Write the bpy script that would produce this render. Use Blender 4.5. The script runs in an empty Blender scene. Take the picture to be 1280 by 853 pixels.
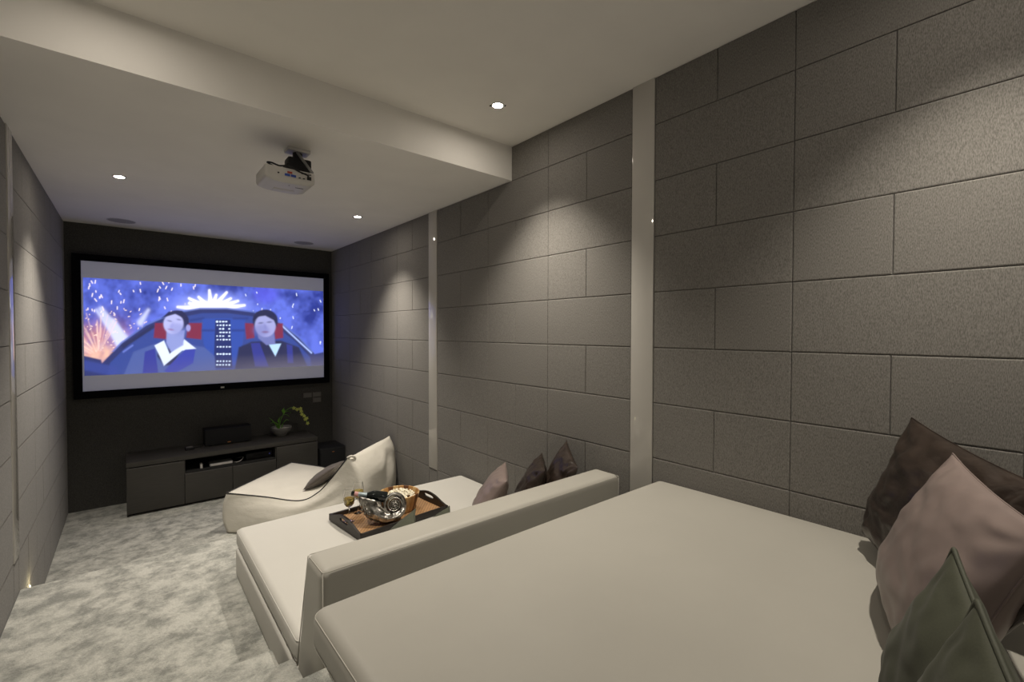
import bpy, bmesh, math, random
import numpy as np
from mathutils import Vector, Matrix, noise

random.seed(7)
sc = bpy.context.scene
C = sc.collection
PI = math.pi

# ---------------------------------------------------------------- camera, world, exposure
cam_d = bpy.data.cameras.new('camera')
cam_d.sensor_width = 36.0
cam_d.lens = 15.97
cam_d.clip_start = 0.02
cam = bpy.data.objects.new('camera', cam_d)
C.objects.link(cam)
_r = Vector((0.76457641, -0.64452864, 0.00239601))
_u = Vector((0.01070462, 0.01641517, 0.99980796))
_f = Vector((0.64444419, 0.76440394, -0.01945009))
cam.matrix_world = Matrix(((_r.x, _u.x, -_f.x, 0.0), (_r.y, _u.y, -_f.y, 0.0), (_r.z, _u.z, -_f.z, 2.035), (0, 0, 0, 1)))
sc.camera = cam

w = bpy.data.worlds.new('world')
sc.world = w
w.use_nodes = True
w.node_tree.nodes['Background'].inputs[0].default_value = (1.0, 0.93, 0.84, 1)
w.node_tree.nodes['Background'].inputs[1].default_value = 0.26

sc.view_settings.view_transform = 'Standard'
sc.view_settings.look = 'None'
sc.view_settings.exposure = 0.0
sc.view_settings.gamma = 1.0
sc.view_settings.use_curve_mapping = False

SPOT_FRONT, SPOT_MID, SPOT_REAR, SPOT_STAIR = 208.0, 204.0, 138.0, 28.0     # recessed ceiling downlights, dimmed towards the rear
SPOT_COL = (1.0, 0.915, 0.795)

# ---------------------------------------------------------------- room dimensions (metres, z=0 is the front floor)
XR, XL = 2.35, -0.538
YB, YR = 7.03, -0.50
ZHI, ZLO, YBEAM = 3.515, 3.248, 2.80
Z1, Z2 = 0.42, 0.90       # middle and upper seating levels
ROW = 0.3243

# ---------------------------------------------------------------- materials
def srgb(r, g, b):
    f = lambda c: (c / 255 / 12.92) if c / 255 <= 0.04045 else ((c / 255 + 0.055) / 1.055) ** 2.4
    return (f(r), f(g), f(b), 1.0)

def mat(name, col=(0.5, 0.5, 0.5, 1), rough=0.5, metal=0.0, spec=0.5, sheen=0.0, coat=0.0,
        noise_scale=None, noise_amt=0.15, map_scale=(1, 1, 1), bump=0.0, bump_scale=None, emit=None, strength=0.0,
        transmission=0.0, ior=1.45, detail=4.0, dist=0.0, bump_dist=0.002, space='world', col2=None):
    m = bpy.data.materials.new(name)
    m.use_nodes = True
    nt = m.node_tree
    b = nt.nodes['Principled BSDF']
    b.inputs['Base Color'].default_value = col
    b.inputs['Roughness'].default_value = rough
    b.inputs['Metallic'].default_value = metal
    b.inputs['Specular IOR Level'].default_value = spec
    b.inputs['Sheen Weight'].default_value = sheen
    b.inputs['Coat Weight'].default_value = coat
    b.inputs['Transmission Weight'].default_value = transmission
    b.inputs['IOR'].default_value = ior
    if emit is not None:
        b.inputs['Emission Color'].default_value = emit
        b.inputs['Emission Strength'].default_value = strength
    if noise_scale is not None or bump > 0:
        if space == 'world':
            src = nt.nodes.new('ShaderNodeNewGeometry').outputs['Position']
        else:
            src = nt.nodes.new('ShaderNodeTexCoord').outputs['Object']
        mp = nt.nodes.new('ShaderNodeMapping')
        mp.inputs['Scale'].default_value = map_scale
        nt.links.new(src, mp.inputs['Vector'])
    if noise_scale is not None:
        n = nt.nodes.new('ShaderNodeTexNoise')
        n.inputs['Scale'].default_value = noise_scale
        n.inputs['Detail'].default_value = detail
        n.inputs['Distortion'].default_value = dist
        nt.links.new(mp.outputs[0], n.inputs['Vector'])
        cr = nt.nodes.new('ShaderNodeValToRGB')
        c2 = col2 if col2 else tuple(min(1, c * (1 + noise_amt)) for c in col[:3]) + (1,)
        c1 = col if col2 else tuple(c * (1 - noise_amt) for c in col[:3]) + (1,)
        cr.color_ramp.elements[0].position = 0.32
        cr.color_ramp.elements[1].position = 0.68
        cr.color_ramp.elements[0].color = c1
        cr.color_ramp.elements[1].color = c2
        nt.links.new(n.outputs['Fac'], cr.inputs[0])
        nt.links.new(cr.outputs[0], b.inputs['Base Color'])
    if bump > 0:
        n2 = nt.nodes.new('ShaderNodeTexNoise')
        n2.inputs['Scale'].default_value = bump_scale or noise_scale
        n2.inputs['Detail'].default_value = 3.0
        nt.links.new(mp.outputs[0], n2.inputs['Vector'])
        bp = nt.nodes.new('ShaderNodeBump')
        bp.inputs['Strength'].default_value = bump
        bp.inputs['Distance'].default_value = bump_dist
        nt.links.new(n2.outputs['Fac'], bp.inputs['Height'])
        nt.links.new(bp.outputs[0], b.inputs['Normal'])
    return m

M = {}
M['ceiling'] = mat('ceiling_paint', (0.84, 0.815, 0.765, 1), 0.75, noise_scale=3, noise_amt=0.02, bump=0.05, bump_scale=300)
M['panel'] = mat('woven_panel_fabric', (0.122, 0.115, 0.103, 1), 0.92, spec=0.2, sheen=0.10, noise_scale=1.0, map_scale=(300, 390, 100),
                 detail=4, col2=(0.245, 0.233, 0.213, 1), bump=0.30, bump_dist=0.001)
M['panel_gap'] = mat('panel_backing', (0.02, 0.019, 0.018, 1), 0.95)
M['backwall'] = mat('charcoal_wall_fabric', (0.068, 0.066, 0.061, 1), 0.9, spec=0.2, noise_scale=1.0, map_scale=(160, 160, 60), noise_amt=0.25)
M['strip'] = mat('white_gloss_strip', (0.52, 0.50, 0.46, 1), 0.04, spec=0.6)
M['carpet'] = None
M['leather'] = mat('cream_leatherette', (0.365, 0.350, 0.308, 1), 0.48, spec=0.35, noise_scale=2.5, noise_amt=0.025, bump=0.06, bump_scale=380, bump_dist=0.001)
M['cover'] = mat('off_white_mattress_cover', (0.53, 0.515, 0.47, 1), 0.6, spec=0.3, noise_scale=2.5, noise_amt=0.02, bump=0.06, bump_scale=380, bump_dist=0.001)
M['leather_pipe'] = mat('cream_piping', (0.40, 0.383, 0.335, 1), 0.5, spec=0.35, noise_scale=30, noise_amt=0.05)
M['beanbag'] = mat('cream_beanbag_fabric', (0.66, 0.63, 0.555, 1), 0.6, spec=0.3, noise_scale=4, noise_amt=0.04, bump=0.5, bump_scale=9, bump_dist=0.012, map_scale=(1.0, 1.0, 1.7))
M['pipe_dark'] = mat('dark_piping', (0.02, 0.02, 0.022, 1), 0.6, noise_scale=50, noise_amt=0.2)
M['cab'] = mat('dark_laminate', (0.052, 0.049, 0.044, 1), 0.38, spec=0.4, noise_scale=40, noise_amt=0.10, map_scale=(0.2, 1, 3))
M['cab_in'] = mat('dark_recess', (0.012, 0.012, 0.012, 1), 0.8, noise_scale=20, noise_amt=0.2)
M['cab_lip'] = mat('brushed_grey_pull', (0.11, 0.105, 0.10, 1), 0.4, metal=0.4, noise_scale=50, noise_amt=0.1)
M['black'] = mat('matt_black', (0.008, 0.008, 0.009, 1), 0.6, noise_scale=60, noise_amt=0.2)
M['velvet'] = mat('black_velvet_frame', (0.004, 0.004, 0.005, 1), 0.95, spec=0.1, noise_scale=80, noise_amt=0.2)
M['grille'] = mat('speaker_grille_cloth', (0.010, 0.010, 0.011, 1), 0.85, noise_scale=300, noise_amt=0.4)
M['copper'] = mat('copper_badge', (0.65, 0.28, 0.10, 1), 0.35, metal=0.8, noise_scale=60, noise_amt=0.1)
M['screen'] = mat('matt_white_screen', (0.70, 0.69, 0.67, 1), 0.9, spec=0.1, noise_scale=5, noise_amt=0.01, emit=(0.045, 0.050, 0.085, 1), strength=1.0)   # projected black level of the letterbox
M['plastic'] = mat('white_plastic', (0.55, 0.53, 0.50, 1), 0.4, noise_scale=20, noise_amt=0.02)
M['plastic_g'] = mat('grey_plastic', (0.30, 0.30, 0.30, 1), 0.45, noise_scale=20, noise_amt=0.04)
M['plate'] = mat('dark_grey_plate', (0.15, 0.142, 0.132, 1), 0.5, noise_scale=20, noise_amt=0.04)
M['plate_sw'] = mat('dark_grey_rocker', (0.17, 0.162, 0.15, 1), 0.45, noise_scale=20, noise_amt=0.04)
M['steel'] = mat('brushed_steel', (0.45, 0.44, 0.42, 1), 0.3, metal=1.0, noise_scale=60, noise_amt=0.08)
M['spk_grille'] = mat('ceiling_speaker_mesh', (0.36, 0.345, 0.32, 1), 0.7, noise_scale=350, noise_amt=0.25)
M['lamp_on'] = mat('lit_lens', (1, 1, 1, 1), 0.3, emit=(1.0, 0.90, 0.78, 1), strength=270.0)
M['led_on'] = mat('lit_step_led', (1, 1, 1, 1), 0.3, emit=(1.0, 0.86, 0.50, 1), strength=14.0)
M['blue_led'] = mat('blue_indicator', (0.1, 0.1, 0.5, 1), 0.3, emit=(0.15, 0.2, 1.0, 1), strength=0.8)
M['port_blue'] = mat('blue_port', (0.03, 0.07, 0.35, 1), 0.4, noise_scale=50, noise_amt=0.1)
M['port_red'] = mat('red_port', (0.40, 0.05, 0.02, 1), 0.4, noise_scale=50, noise_amt=0.1)
M['print'] = mat('grey_print', (0.12, 0.12, 0.12, 1), 0.6, noise_scale=50, noise_amt=0.1)
M['satin_brown'] = mat('dark_brown_satin', (0.036, 0.025, 0.019, 1), 0.36, metal=0.25, spec=0.6, sheen=0.0, noise_scale=14, noise_amt=0.25, bump=0.6, bump_scale=9, bump_dist=0.012, space='object', map_scale=(1, 2.2, 1))
M['satin_mauve'] = mat('mauve_satin', (0.205, 0.158, 0.142, 1), 0.38, spec=0.5, sheen=0.03, noise_scale=6, noise_amt=0.06, bump=0.12, bump_scale=7, bump_dist=0.01, space='object', map_scale=(1, 2.2, 1))
M['satin_taupe'] = mat('taupe_satin', (0.115, 0.098, 0.085, 1), 0.38, spec=0.5, sheen=0.2, noise_scale=6, noise_amt=0.08, bump=0.15, bump_scale=8, bump_dist=0.01, space='object')
M['sage'] = mat('sage_green_cotton', (0.058, 0.061, 0.040, 1), 0.7, spec=0.25, sheen=0.05, noise_scale=300, noise_amt=0.08, bump=0.10, bump_scale=8, bump_dist=0.01, space='object')
M['sage_pipe'] = mat('sage_green_piping', (0.052, 0.055, 0.036, 1), 0.7, sheen=0.0, noise_scale=300, noise_amt=0.1)
M['wood_dark'] = mat('espresso_wood', (0.016, 0.012, 0.010, 1), 0.45, noise_scale=12, noise_amt=0.3, map_scale=(1, 6, 6))
M['wood_a'] = mat('golden_acacia', (0.42, 0.22, 0.075, 1), 0.4, noise_scale=14, noise_amt=0.2, map_scale=(6, 6, 1))
M['wood_b'] = mat('honey_acacia', (0.60, 0.40, 0.18, 1), 0.4, noise_scale=14, noise_amt=0.2, map_scale=(6, 6, 1))
M['wood_c'] = mat('dark_acacia', (0.11, 0.042, 0.015, 1), 0.4, noise_scale=14, noise_amt=0.3, map_scale=(6, 6, 1))
M['popcorn'] = mat('popcorn', (0.88, 0.82, 0.66, 1), 0.8, noise_scale=60, noise_amt=0.15)
M['silver'] = mat('antique_silver', (0.10, 0.092, 0.08, 1), 0.30, metal=1.0, noise_scale=28, col2=(0.56, 0.54, 0.50, 1), bump=0.4, bump_scale=160, bump_dist=0.003, space='object')
M['bottle'] = mat('dark_bottle_glass', (0.006, 0.008, 0.008, 1), 0.08, spec=0.7, noise_scale=20, noise_amt=0.1)
M['foil'] = mat('pale_blue_foil', (0.30, 0.36, 0.38, 1), 0.35, metal=0.5, noise_scale=50, noise_amt=0.1)
M['pinkfoil'] = mat('pink_foil_band', (0.50, 0.26, 0.24, 1), 0.4, noise_scale=50, noise_amt=0.1)
M['glass'] = mat('clear_glass', (1, 1, 1, 1), 0.0, transmission=1.0, ior=1.3)
M['wine'] = mat('white_wine', (0.62, 0.50, 0.16, 1), 0.03, transmission=0.75, ior=1.33)
M['pot'] = mat('grey_stoneware', (0.22, 0.215, 0.20, 1), 0.7, noise_scale=25, noise_amt=0.2, map_scale=(0.3, 0.3, 3), bump=0.3, bump_scale=40)
M['leaf'] = mat('green_leaf', (0.14, 0.34, 0.04, 1), 0.4, noise_scale=20, noise_amt=0.25)
M['flower'] = mat('lime_orchid_petal', (0.42, 0.46, 0.10, 1), 0.5, noise_scale=30, noise_amt=0.15)
M['soil'] = mat('white_pebbles', (0.55, 0.53, 0.48, 1), 0.8, noise_scale=60, noise_amt=0.2)
M['cable'] = mat('grey_cable', (0.25, 0.25, 0.24, 1), 0.5, noise_scale=60, noise_amt=0.1)

def carpet_mat():
    m = bpy.data.materials.new('plush_grey_carpet')
    m.use_nodes = True
    nt = m.node_tree
    b = nt.nodes['Principled BSDF']
    b.inputs['Roughness'].default_value = 1.0
    b.inputs['Specular IOR Level'].default_value = 0.1
    b.inputs['Sheen Weight'].default_value = 0.35
    pos = nt.nodes.new('ShaderNodeNewGeometry').outputs['Position']
    def nz(scale, detail, dist, ms=(1, 1, 1), rot=0.0):
        mp = nt.nodes.new('ShaderNodeMapping')
        mp.inputs['Scale'].default_value = ms
        mp.inputs['Rotation'].default_value = (0, 0, rot)
        nt.links.new(pos, mp.inputs['Vector'])
        n = nt.nodes.new('ShaderNodeTexNoise')
        n.inputs['Scale'].default_value = scale
        n.inputs['Detail'].default_value = detail
        n.inputs['Roughness'].default_value = 0.76
        n.inputs['Distortion'].default_value = dist
        nt.links.new(mp.outputs[0], n.inputs['Vector'])
        return n.outputs['Fac']
    big = nz(7.5, 13, 0.15)
    fine = nz(170, 3, 0)
    cr = nt.nodes.new('ShaderNodeValToRGB')
    e = cr.color_ramp.elements
    e[0].position, e[1].position = 0.40, 0.585  # pile-direction shading of the plush, put into the colour as mottled tones
    e[0].color = (0.245, 0.25, 0.222, 1)
    e[1].color = (0.58, 0.575, 0.515, 1)
    nt.links.new(big, cr.inputs[0])
    cr2 = nt.nodes.new('ShaderNodeValToRGB')
    cr2.color_ramp.elements[0].color = (0.55, 0.55, 0.55, 1)
    cr2.color_ramp.elements[1].color = (1.25, 1.25, 1.25, 1)
    nt.links.new(fine, cr2.inputs[0])
    mx = nt.nodes.new('ShaderNodeMix')
    mx.data_type = 'RGBA'
    mx.blend_type = 'MULTIPLY'
    mx.inputs[0].default_value = 1.0
    nt.links.new(cr.outputs[0], mx.inputs[6])
    nt.links.new(cr2.outputs[0], mx.inputs[7])
    nt.links.new(mx.outputs[2], b.inputs['Base Color'])
    bp = nt.nodes.new('ShaderNodeBump')
    bp.inputs['Strength'].default_value = 0.8
    bp.inputs['Distance'].default_value = 0.008
    nt.links.new(fine, bp.inputs['Height'])
    bp2 = nt.nodes.new('ShaderNodeBump')
    bp2.inputs['Strength'].default_value = 0.25
    bp2.inputs['Distance'].default_value = 0.02
    nt.links.new(big, bp2.inputs['Height'])
    nt.links.new(bp.outputs[0], bp2.inputs['Normal'])
    nt.links.new(bp2.outputs[0], b.inputs['Normal'])
    return m
M['carpet'] = carpet_mat()

def weave_mat():
    m = bpy.data.materials.new('woven_bamboo')
    m.use_nodes = True
    nt = m.node_tree
    b = nt.nodes['Principled BSDF']
    b.inputs['Roughness'].default_value = 0.55
    tc = nt.nodes.new('ShaderNodeTexCoord').outputs['Object']
    ck = nt.nodes.new('ShaderNodeTexChecker')
    ck.inputs['Scale'].default_value = 75
    ck.inputs['Color1'].default_value = (0.42, 0.245, 0.11, 1)
    ck.inputs['Color2'].default_value = (0.24, 0.125, 0.052, 1)
    nt.links.new(tc, ck.inputs['Vector'])
    nt.links.new(ck.outputs[0], b.inputs['Base Color'])
    return m
M['weave'] = weave_mat()

# ---------------------------------------------------------------- geometry helpers
def link(name, me, m, parent=None, loc=None):
    o = bpy.data.objects.new(name, me)
    C.objects.link(o)
    if m is not None and len(me.materials) == 0:
        me.materials.append(m)
    if parent is not None:
        o.parent = parent
    if loc is not None:
        o.location = loc
    return o

def mk(name, verts, faces, m, parent=None, smooth=True, angle=None, loc=None):
    me = bpy.data.meshes.new(name)
    me.from_pydata([tuple(v) for v in verts], [], faces)
    me.validate()
    if smooth:
        me.polygons.foreach_set('use_smooth', [True] * len(me.polygons))
        if angle:
            me.set_sharp_from_angle(angle=math.radians(angle))
    me.update()
    return link(name, me, m, parent, loc)

def tag(o, label, cat, group=None, kind=None):
    o['label'] = label
    o['category'] = cat
    if group:
        o['group'] = group
    if kind:
        o['kind'] = kind
    return o

def thing(name, label, cat, loc=(0, 0, 0), rz=0.0, group=None):
    o = bpy.data.objects.new(name, None)
    o.empty_display_size = 0.1
    C.objects.link(o)
    o.location = loc
    o.rotation_euler = (0, 0, rz)
    return tag(o, label, cat, group)

def box(name, x0, x1, y0, y1, z0, z1, m, parent=None, bev=0.0, seg=2):
    bm = bmesh.new()
    bmesh.ops.create_cube(bm, size=1.0)
    for v in bm.verts:
        v.co = Vector(((x0 + x1) / 2 + v.co.x * (x1 - x0), (y0 + y1) / 2 + v.co.y * (y1 - y0), (z0 + z1) / 2 + v.co.z * (z1 - z0)))
    if bev > 0:
        bmesh.ops.bevel(bm, geom=bm.edges[:], offset=bev, segments=seg, affect='EDGES', profile=0.6)
    me = bpy.data.meshes.new(name)
    bm.to_mesh(me)
    bm.free()
    if bev > 0:
        me.polygons.foreach_set('use_smooth', [True] * len(me.polygons))
        me.set_sharp_from_angle(angle=math.radians(50))
    return link(name, me, m, parent)

def softbox(name, x0, x1, y0, y1, z0, z1, r, m, parent=None, crown=0.0, fn=None, n=10):
    """rounded, slightly crowned upholstered block"""
    h = [(x1 - x0) / 2, (y1 - y0) / 2, (z1 - z0) / 2]
    c = [(x0 + x1) / 2, (y0 + y1) / 2, (z0 + z1) / 2]
    def axis(hh, k):
        rr = min(r, hh * 0.98)
        a = [-hh + rr * (1 - math.tan(PI / 4 * (1 - i / 4))) for i in range(4)]
        mid = [-(hh - rr) + 2 * (hh - rr) * i / k for i in range(k + 1)]
        return a + mid + [-q for q in reversed(a)]
    ax = [axis(h[0], n), axis(h[1], n), axis(h[2], 3)]
    idx, V, F = {}, [], []
    def vid(i, j, k):
        key = (i, j, k)
        if key in idx:
            return idx[key]
        p = [ax[0][i], ax[1][j], ax[2][k]]
        q = [max(-(h[a] - min(r, h[a] * .98)), min(h[a] - min(r, h[a] * .98), p[a])) for a in range(3)]
        d = Vector([p[a] - q[a] for a in range(3)])
        if d.length > 1e-9:
            mx = max(abs(d.x), abs(d.y), abs(d.z))
            d = d.normalized() * mx
        P = Vector(q) + d
        if crown and P.z > 0:
            P.z += crown * (1 - (P.x / h[0]) ** 2) ** 0.6 * (1 - (P.y / h[1]) ** 2) ** 0.6 if abs(P.x) < h[0] and abs(P.y) < h[1] else 0
        P += Vector(c)
        if fn:
            P = fn(P)
        idx[key] = len(V)
        V.append(P)
        return idx[key]
    nx, ny, nz = len(ax[0]), len(ax[1]), len(ax[2])
    for k in (0, nz - 1):
        for i in range(nx - 1):
            for j in range(ny - 1):
                f = [vid(i, j, k), vid(i + 1, j, k), vid(i + 1, j + 1, k), vid(i, j + 1, k)]
                F.append(f if k else f[::-1])
    for j in (0, ny - 1):
        for i in range(nx - 1):
            for k in range(nz - 1):
                f = [vid(i, j, k), vid(i + 1, j, k), vid(i + 1, j, k + 1), vid(i, j, k + 1)]
                F.append(f if j == 0 else f[::-1])
    for i in (0, nx - 1):
        for j in range(ny - 1):
            for k in range(nz - 1):
                f = [vid(i, j, k), vid(i, j + 1, k), vid(i, j + 1, k + 1), vid(i, j, k + 1)]
                F.append(f if i else f[::-1])
    return mk(name, V, F, m, parent)

def tube_data(path, r, closed=False, seg=6, V=None, F=None):
    V = [] if V is None else V
    F = [] if F is None else F
    P = [Vector(p) for p in path]
    n = len(P)
    base = len(V)
    prev = None
    for i in range(n):
        if closed:
            t = P[(i + 1) % n] - P[i - 1]
        else:
            t = P[min(i + 1, n - 1)] - P[max(i - 1, 0)]
        t = t.normalized() if t.length > 1e-9 else Vector((0, 0, 1))
        if prev is None:
            up = Vector((0, 0, 1)) if abs(t.z) < 0.9 else Vector((1, 0, 0))
            a = t.cross(up).normalized()
        else:
            a = (prev - t * prev.dot(t))
            a = a.normalized() if a.length > 1e-6 else t.orthogonal().normalized()
        prev = a
        b = t.cross(a)
        rr = r[i] if isinstance(r, (list, tuple)) else r
        for s in range(seg):
            an = 2 * PI * s / seg
            V.append(P[i] + (a * math.cos(an) + b * math.sin(an)) * rr)
    for i in range(n if closed else n - 1):
        j = (i + 1) % n
        for s in range(seg):
            q = (s + 1) % seg
            F.append([base + i * seg + s, base + i * seg + q, base + j * seg + q, base + j * seg + s])
    if not closed:
        F.append([base + s for s in range(seg)][::-1])
        F.append([base + (n - 1) * seg + s for s in range(seg)])
    return V, F

def tube(name, path, r, m, parent=None, closed=False, seg=6):
    V, F = tube_data(path, r, closed, seg)
    return mk(name, V, F, m, parent)

def lathe(name, prof, m, parent=None, seg=32, loc=None, angle=40, a0=0.0, a1=2 * PI):
    full = abs(a1 - a0 - 2 * PI) < 1e-6
    V, F = [], []
    cols = seg if full else seg + 1
    for i in range(cols):
        an = a0 + (a1 - a0) * i / seg
        for (r, z) in prof:
            V.append((r * math.cos(an), r * math.sin(an), z))
    k = len(prof)
    for i in range(seg):
        j = (i + 1) % cols
        for p in range(k - 1):
            F.append([i * k + p, j * k + p, j * k + p + 1, i * k + p + 1])
    return mk(name, V, F, m, parent, True, angle, loc)

def spline(pts, n):
    P = [Vector(p) for p in pts]
    P = [P[0] * 2 - P[1]] + P + [P[-1] * 2 - P[-2]]
    out = []
    segs = len(P) - 3
    for i in range(n + 1):
        t = i / n * segs
        k = min(int(t), segs - 1)
        t -= k
        a, b, c, d = P[k:k + 4]
        out.append(0.5 * ((2 * b) + (c - a) * t + (2 * a - 5 * b + 4 * c - d) * t * t + (3 * b - a - 3 * c + d) * t ** 3))
    return out

# ---------------------------------------------------------------- the room shell
def struct(o, label, cat):
    return tag(o, label, cat, kind='structure')

TH = 0.03
wall_right = struct(box('wall_right', XR + TH, XR + TH + 0.1, YR, YB + 0.1, -0.1, ZHI + 0.1, M['panel_gap']),
                    'long side wall clad in grey woven fabric panels beside the daybeds', 'wall')
wall_left = struct(box('wall_left', XL - TH - 0.1, XL - TH, YR, YB + 0.1, -0.1, ZHI + 0.1, M['panel_gap']),
                   'side wall clad in grey woven fabric panels along the carpeted aisle', 'wall')
wall_back = struct(box('wall_back', XL - TH, XR + TH, YB, YB + 0.1, -0.1, ZLO + 0.1, M['backwall']),
                   'charcoal end wall behind the projection screen', 'wall')
floor = struct(box('floor', XL - TH, XR + TH, 4.13, YB, -0.1, 0.0, M['carpet']),
               'mottled grey plush carpet on the low floor before the screen', 'floor')
floor_mid = struct(box('floor_middle', XL, XR, 1.566, 4.13, 0.0, Z1, M['carpet'], bev=0.012),
                   'raised carpeted landing beside the front daybed', 'floor')
floor_top = struct(box('floor_upper', XL, XR, YR, 1.566, 0.0, Z2, M['carpet'], bev=0.012),
                   'highest carpeted level carrying the rear daybed', 'floor')
for (yy, zz0, zz1, lab) in ((2.28, Z1, 0.58, 'lowest carpeted stair step climbing from the landing beside the daybed'),
                            (1.92, 0.58, 0.74, 'second carpeted stair step beside the front daybed backrest')):
    struct(box('stair_step', XL, 0.487, 1.566, yy, zz0, zz1, M['carpet'], bev=0.012), lab, 'step')
struct(box('stair_step', XL, 0.45, 4.13, 4.44, 0.0, 0.21, M['carpet'], bev=0.012),
       'carpeted step between the low floor and the landing edge', 'step')
ceiling = struct(box('ceiling', XL - TH, XR + TH, YR, YBEAM, ZHI, ZHI + 0.1, M['ceiling']),
                 'high white plaster ceiling over the daybeds', 'ceiling')
ceiling_low = struct(box('ceiling_lowered', XL - TH, XR + TH, YBEAM, YB, ZLO, ZHI + 0.1, M['ceiling']),
                     'lowered white plaster ceiling with a deep drop face before the screen', 'ceiling')

# fabric wall panels, each a piece of its wall
panel_cache = {}
def panel_mesh(wd, ht):
    key = (round(wd, 4), round(ht, 4))
    if key in panel_cache:
        return panel_cache[key]
    g = 0.0009
    a, b = wd / 2 - g, ht / 2 - g
    V, F = [], []
    loops = ((0.0, 0.0), (TH - 0.0045, 0.0), (TH - 0.0014, 0.0016), (TH, 0.0055))
    for d, ins in loops:
        for sy, sz in ((-1, -1), (1, -1), (1, 1), (-1, 1)):
            V.append((-d, sy * (a - ins), sz * (b - ins)))
    for l in range(3):
        for s in range(4):
            q = (s + 1) % 4
            F.append([l * 4 + s, l * 4 + q, l * 4 + 4 + q, l * 4 + 4 + s][::-1])
    F.append([12, 13, 14, 15][::-1])
    me = bpy.data.meshes.new('fabric_panel')
    me.from_pydata(V, [], F)
    me.materials.append(M['panel'])
    panel_cache[key] = me
    return me

SEC = [  # y breaks for even rows, y breaks for odd rows, lowest row
    ([YR, -0.31, 0.052, 0.776, 1.138, 1.503], [YR, 0.052, 0.415, 0.776, 1.503], 2),
    ([1.657, 2.382, 2.745, 3.108, 3.948], [1.657, 2.018, 2.382, 3.108, 3.528, 3.948], 1),
    ([4.11, 4.83, 5.19, 5.55, 6.30, 6.665, YB], [4.11, 4.464, 4.83, 5.55, 5.91, 6.30, YB], 0)]
prn = random.Random(3)
for side in (1, -1):
    par = wall_right if side == 1 else wall_left
    def put(y0, y1, z0, z1):
        o = link('fabric_panel', panel_mesh(y1 - y0, z1 - z0), None, par)
        o.location = ((XR + TH) if side == 1 else (XL - TH), (y0 + y1) / 2, (z0 + z1) / 2)
        if side == -1:
            o.rotation_euler = (0, 0, PI)
        o.location.x += side * prn.uniform(0.0, 0.0012)
    for si, (ev, od, k0) in enumerate(SEC):
        for k in range(k0, 11):
            br = list(ev if k % 2 == 0 else od)
            z0, z1 = k * ROW, (k + 1) * ROW
            if si == 2 and k == 10:
                continue
            if k == 10:
                z1 = ZHI
                if si == 1:
                    br = [1.657, 2.382, YBEAM]
            elif k == 9 and si == 2:
                z1 = ZLO
            for a, b in zip(br[:-1], br[1:]):
                put(a, b, z0, z1)
    put(3.948, 4.11, 0 * ROW + (0 if False else 0.0), 0.645)
    if side == -1:
        pass
    # glossy white strips
    sx0, sx1 = (XR - 0.004, XR + TH) if side == 1 else (XL - TH, XL + 0.004)
    box('gloss_strip', sx0, sx1, 3.950, 4.108, 0.648, ZLO, M['strip'], par, bev=0.002)
    box('gloss_strip', sx0, sx1, 1.505, 1.655, Z2 + 0.005, ZHI, M['strip'], par, bev=0.002)

# ---------------------------------------------------------------- ceiling downlights
def downlight(x, y, z, label, power):
    t = thing('downlight', label, 'downlight', (x, y, z), 0, 'recessed ceiling downlights')
    lathe('trim_ring', [(0.044, 0.0), (0.044, -0.003), (0.040, -0.005), (0.033, -0.004), (0.031, -0.001), (0.031, 0.0)], M['plastic'], t, 32)
    lathe('lens', [(0.0001, -0.0025), (0.031, -0.0022), (0.031, 0.0)], M['lamp_on'], t, 32)
    for s in (-1, 1):
        c = box('spring_clip', -0.004, 0.004, -0.006, 0.006, -0.006, 0.0, M['black'], t, 0.001, 1)
        c.location = (s * 0.048 * 0.76, -s * 0.048 * 0.64, 0)
    ld = bpy.data.lights.new('downlight_beam', 'SPOT')
    ld.energy = power
    ld.color = SPOT_COL
    ld.spot_size = math.radians(94)
    ld.spot_blend = 1.0
    ld.shadow_soft_size = 0.03
    lo = bpy.data.objects.new('downlight_beam', ld)
    C.objects.link(lo)
    lo.parent = t
    lo.location = (0, 0, -0.03)
    return t
downlight(-0.045, 4.73, ZLO, 'lit round downlight in lowered ceiling between projector and the aisle-side wall', SPOT_FRONT)
downlight(1.855, 4.73, ZLO, 'lit round downlight in lowered ceiling nearer the wall with the beanbag', SPOT_FRONT)
downlight(1.855, 2.35, ZHI, 'lit round downlight in high ceiling beside the drop face near the panelled wall', SPOT_MID)
downlight(-0.045, 2.35, ZHI, 'lit round downlight in high ceiling above the carpeted stair', SPOT_MID)
downlight(1.855, 0.12, ZHI, 'lit round downlight in high ceiling above the rear daybed cushions', SPOT_REAR)
downlight(-0.045, 0.12, ZHI, 'lit round downlight in high ceiling above the upper landing', SPOT_STAIR)

for x, lab in ((-0.049, 'flush round ceiling speaker grille near the aisle-side wall'), (1.84, 'flush round ceiling speaker grille near the wall with the beanbag')):
    t = thing('ceiling_speaker', lab, 'speaker', (x, 6.60, ZLO), 0, 'ceiling speakers by the screen')
    lathe('bezel', [(0.125, 0.0), (0.125, -0.003), (0.117, -0.004), (0.115, -0.002)], M['plastic'], t, 40)
    lathe('grille', [(0.0001, -0.0035), (0.116, -0.003), (0.116, 0.0)], M['spk_grille'], t, 40)

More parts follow.
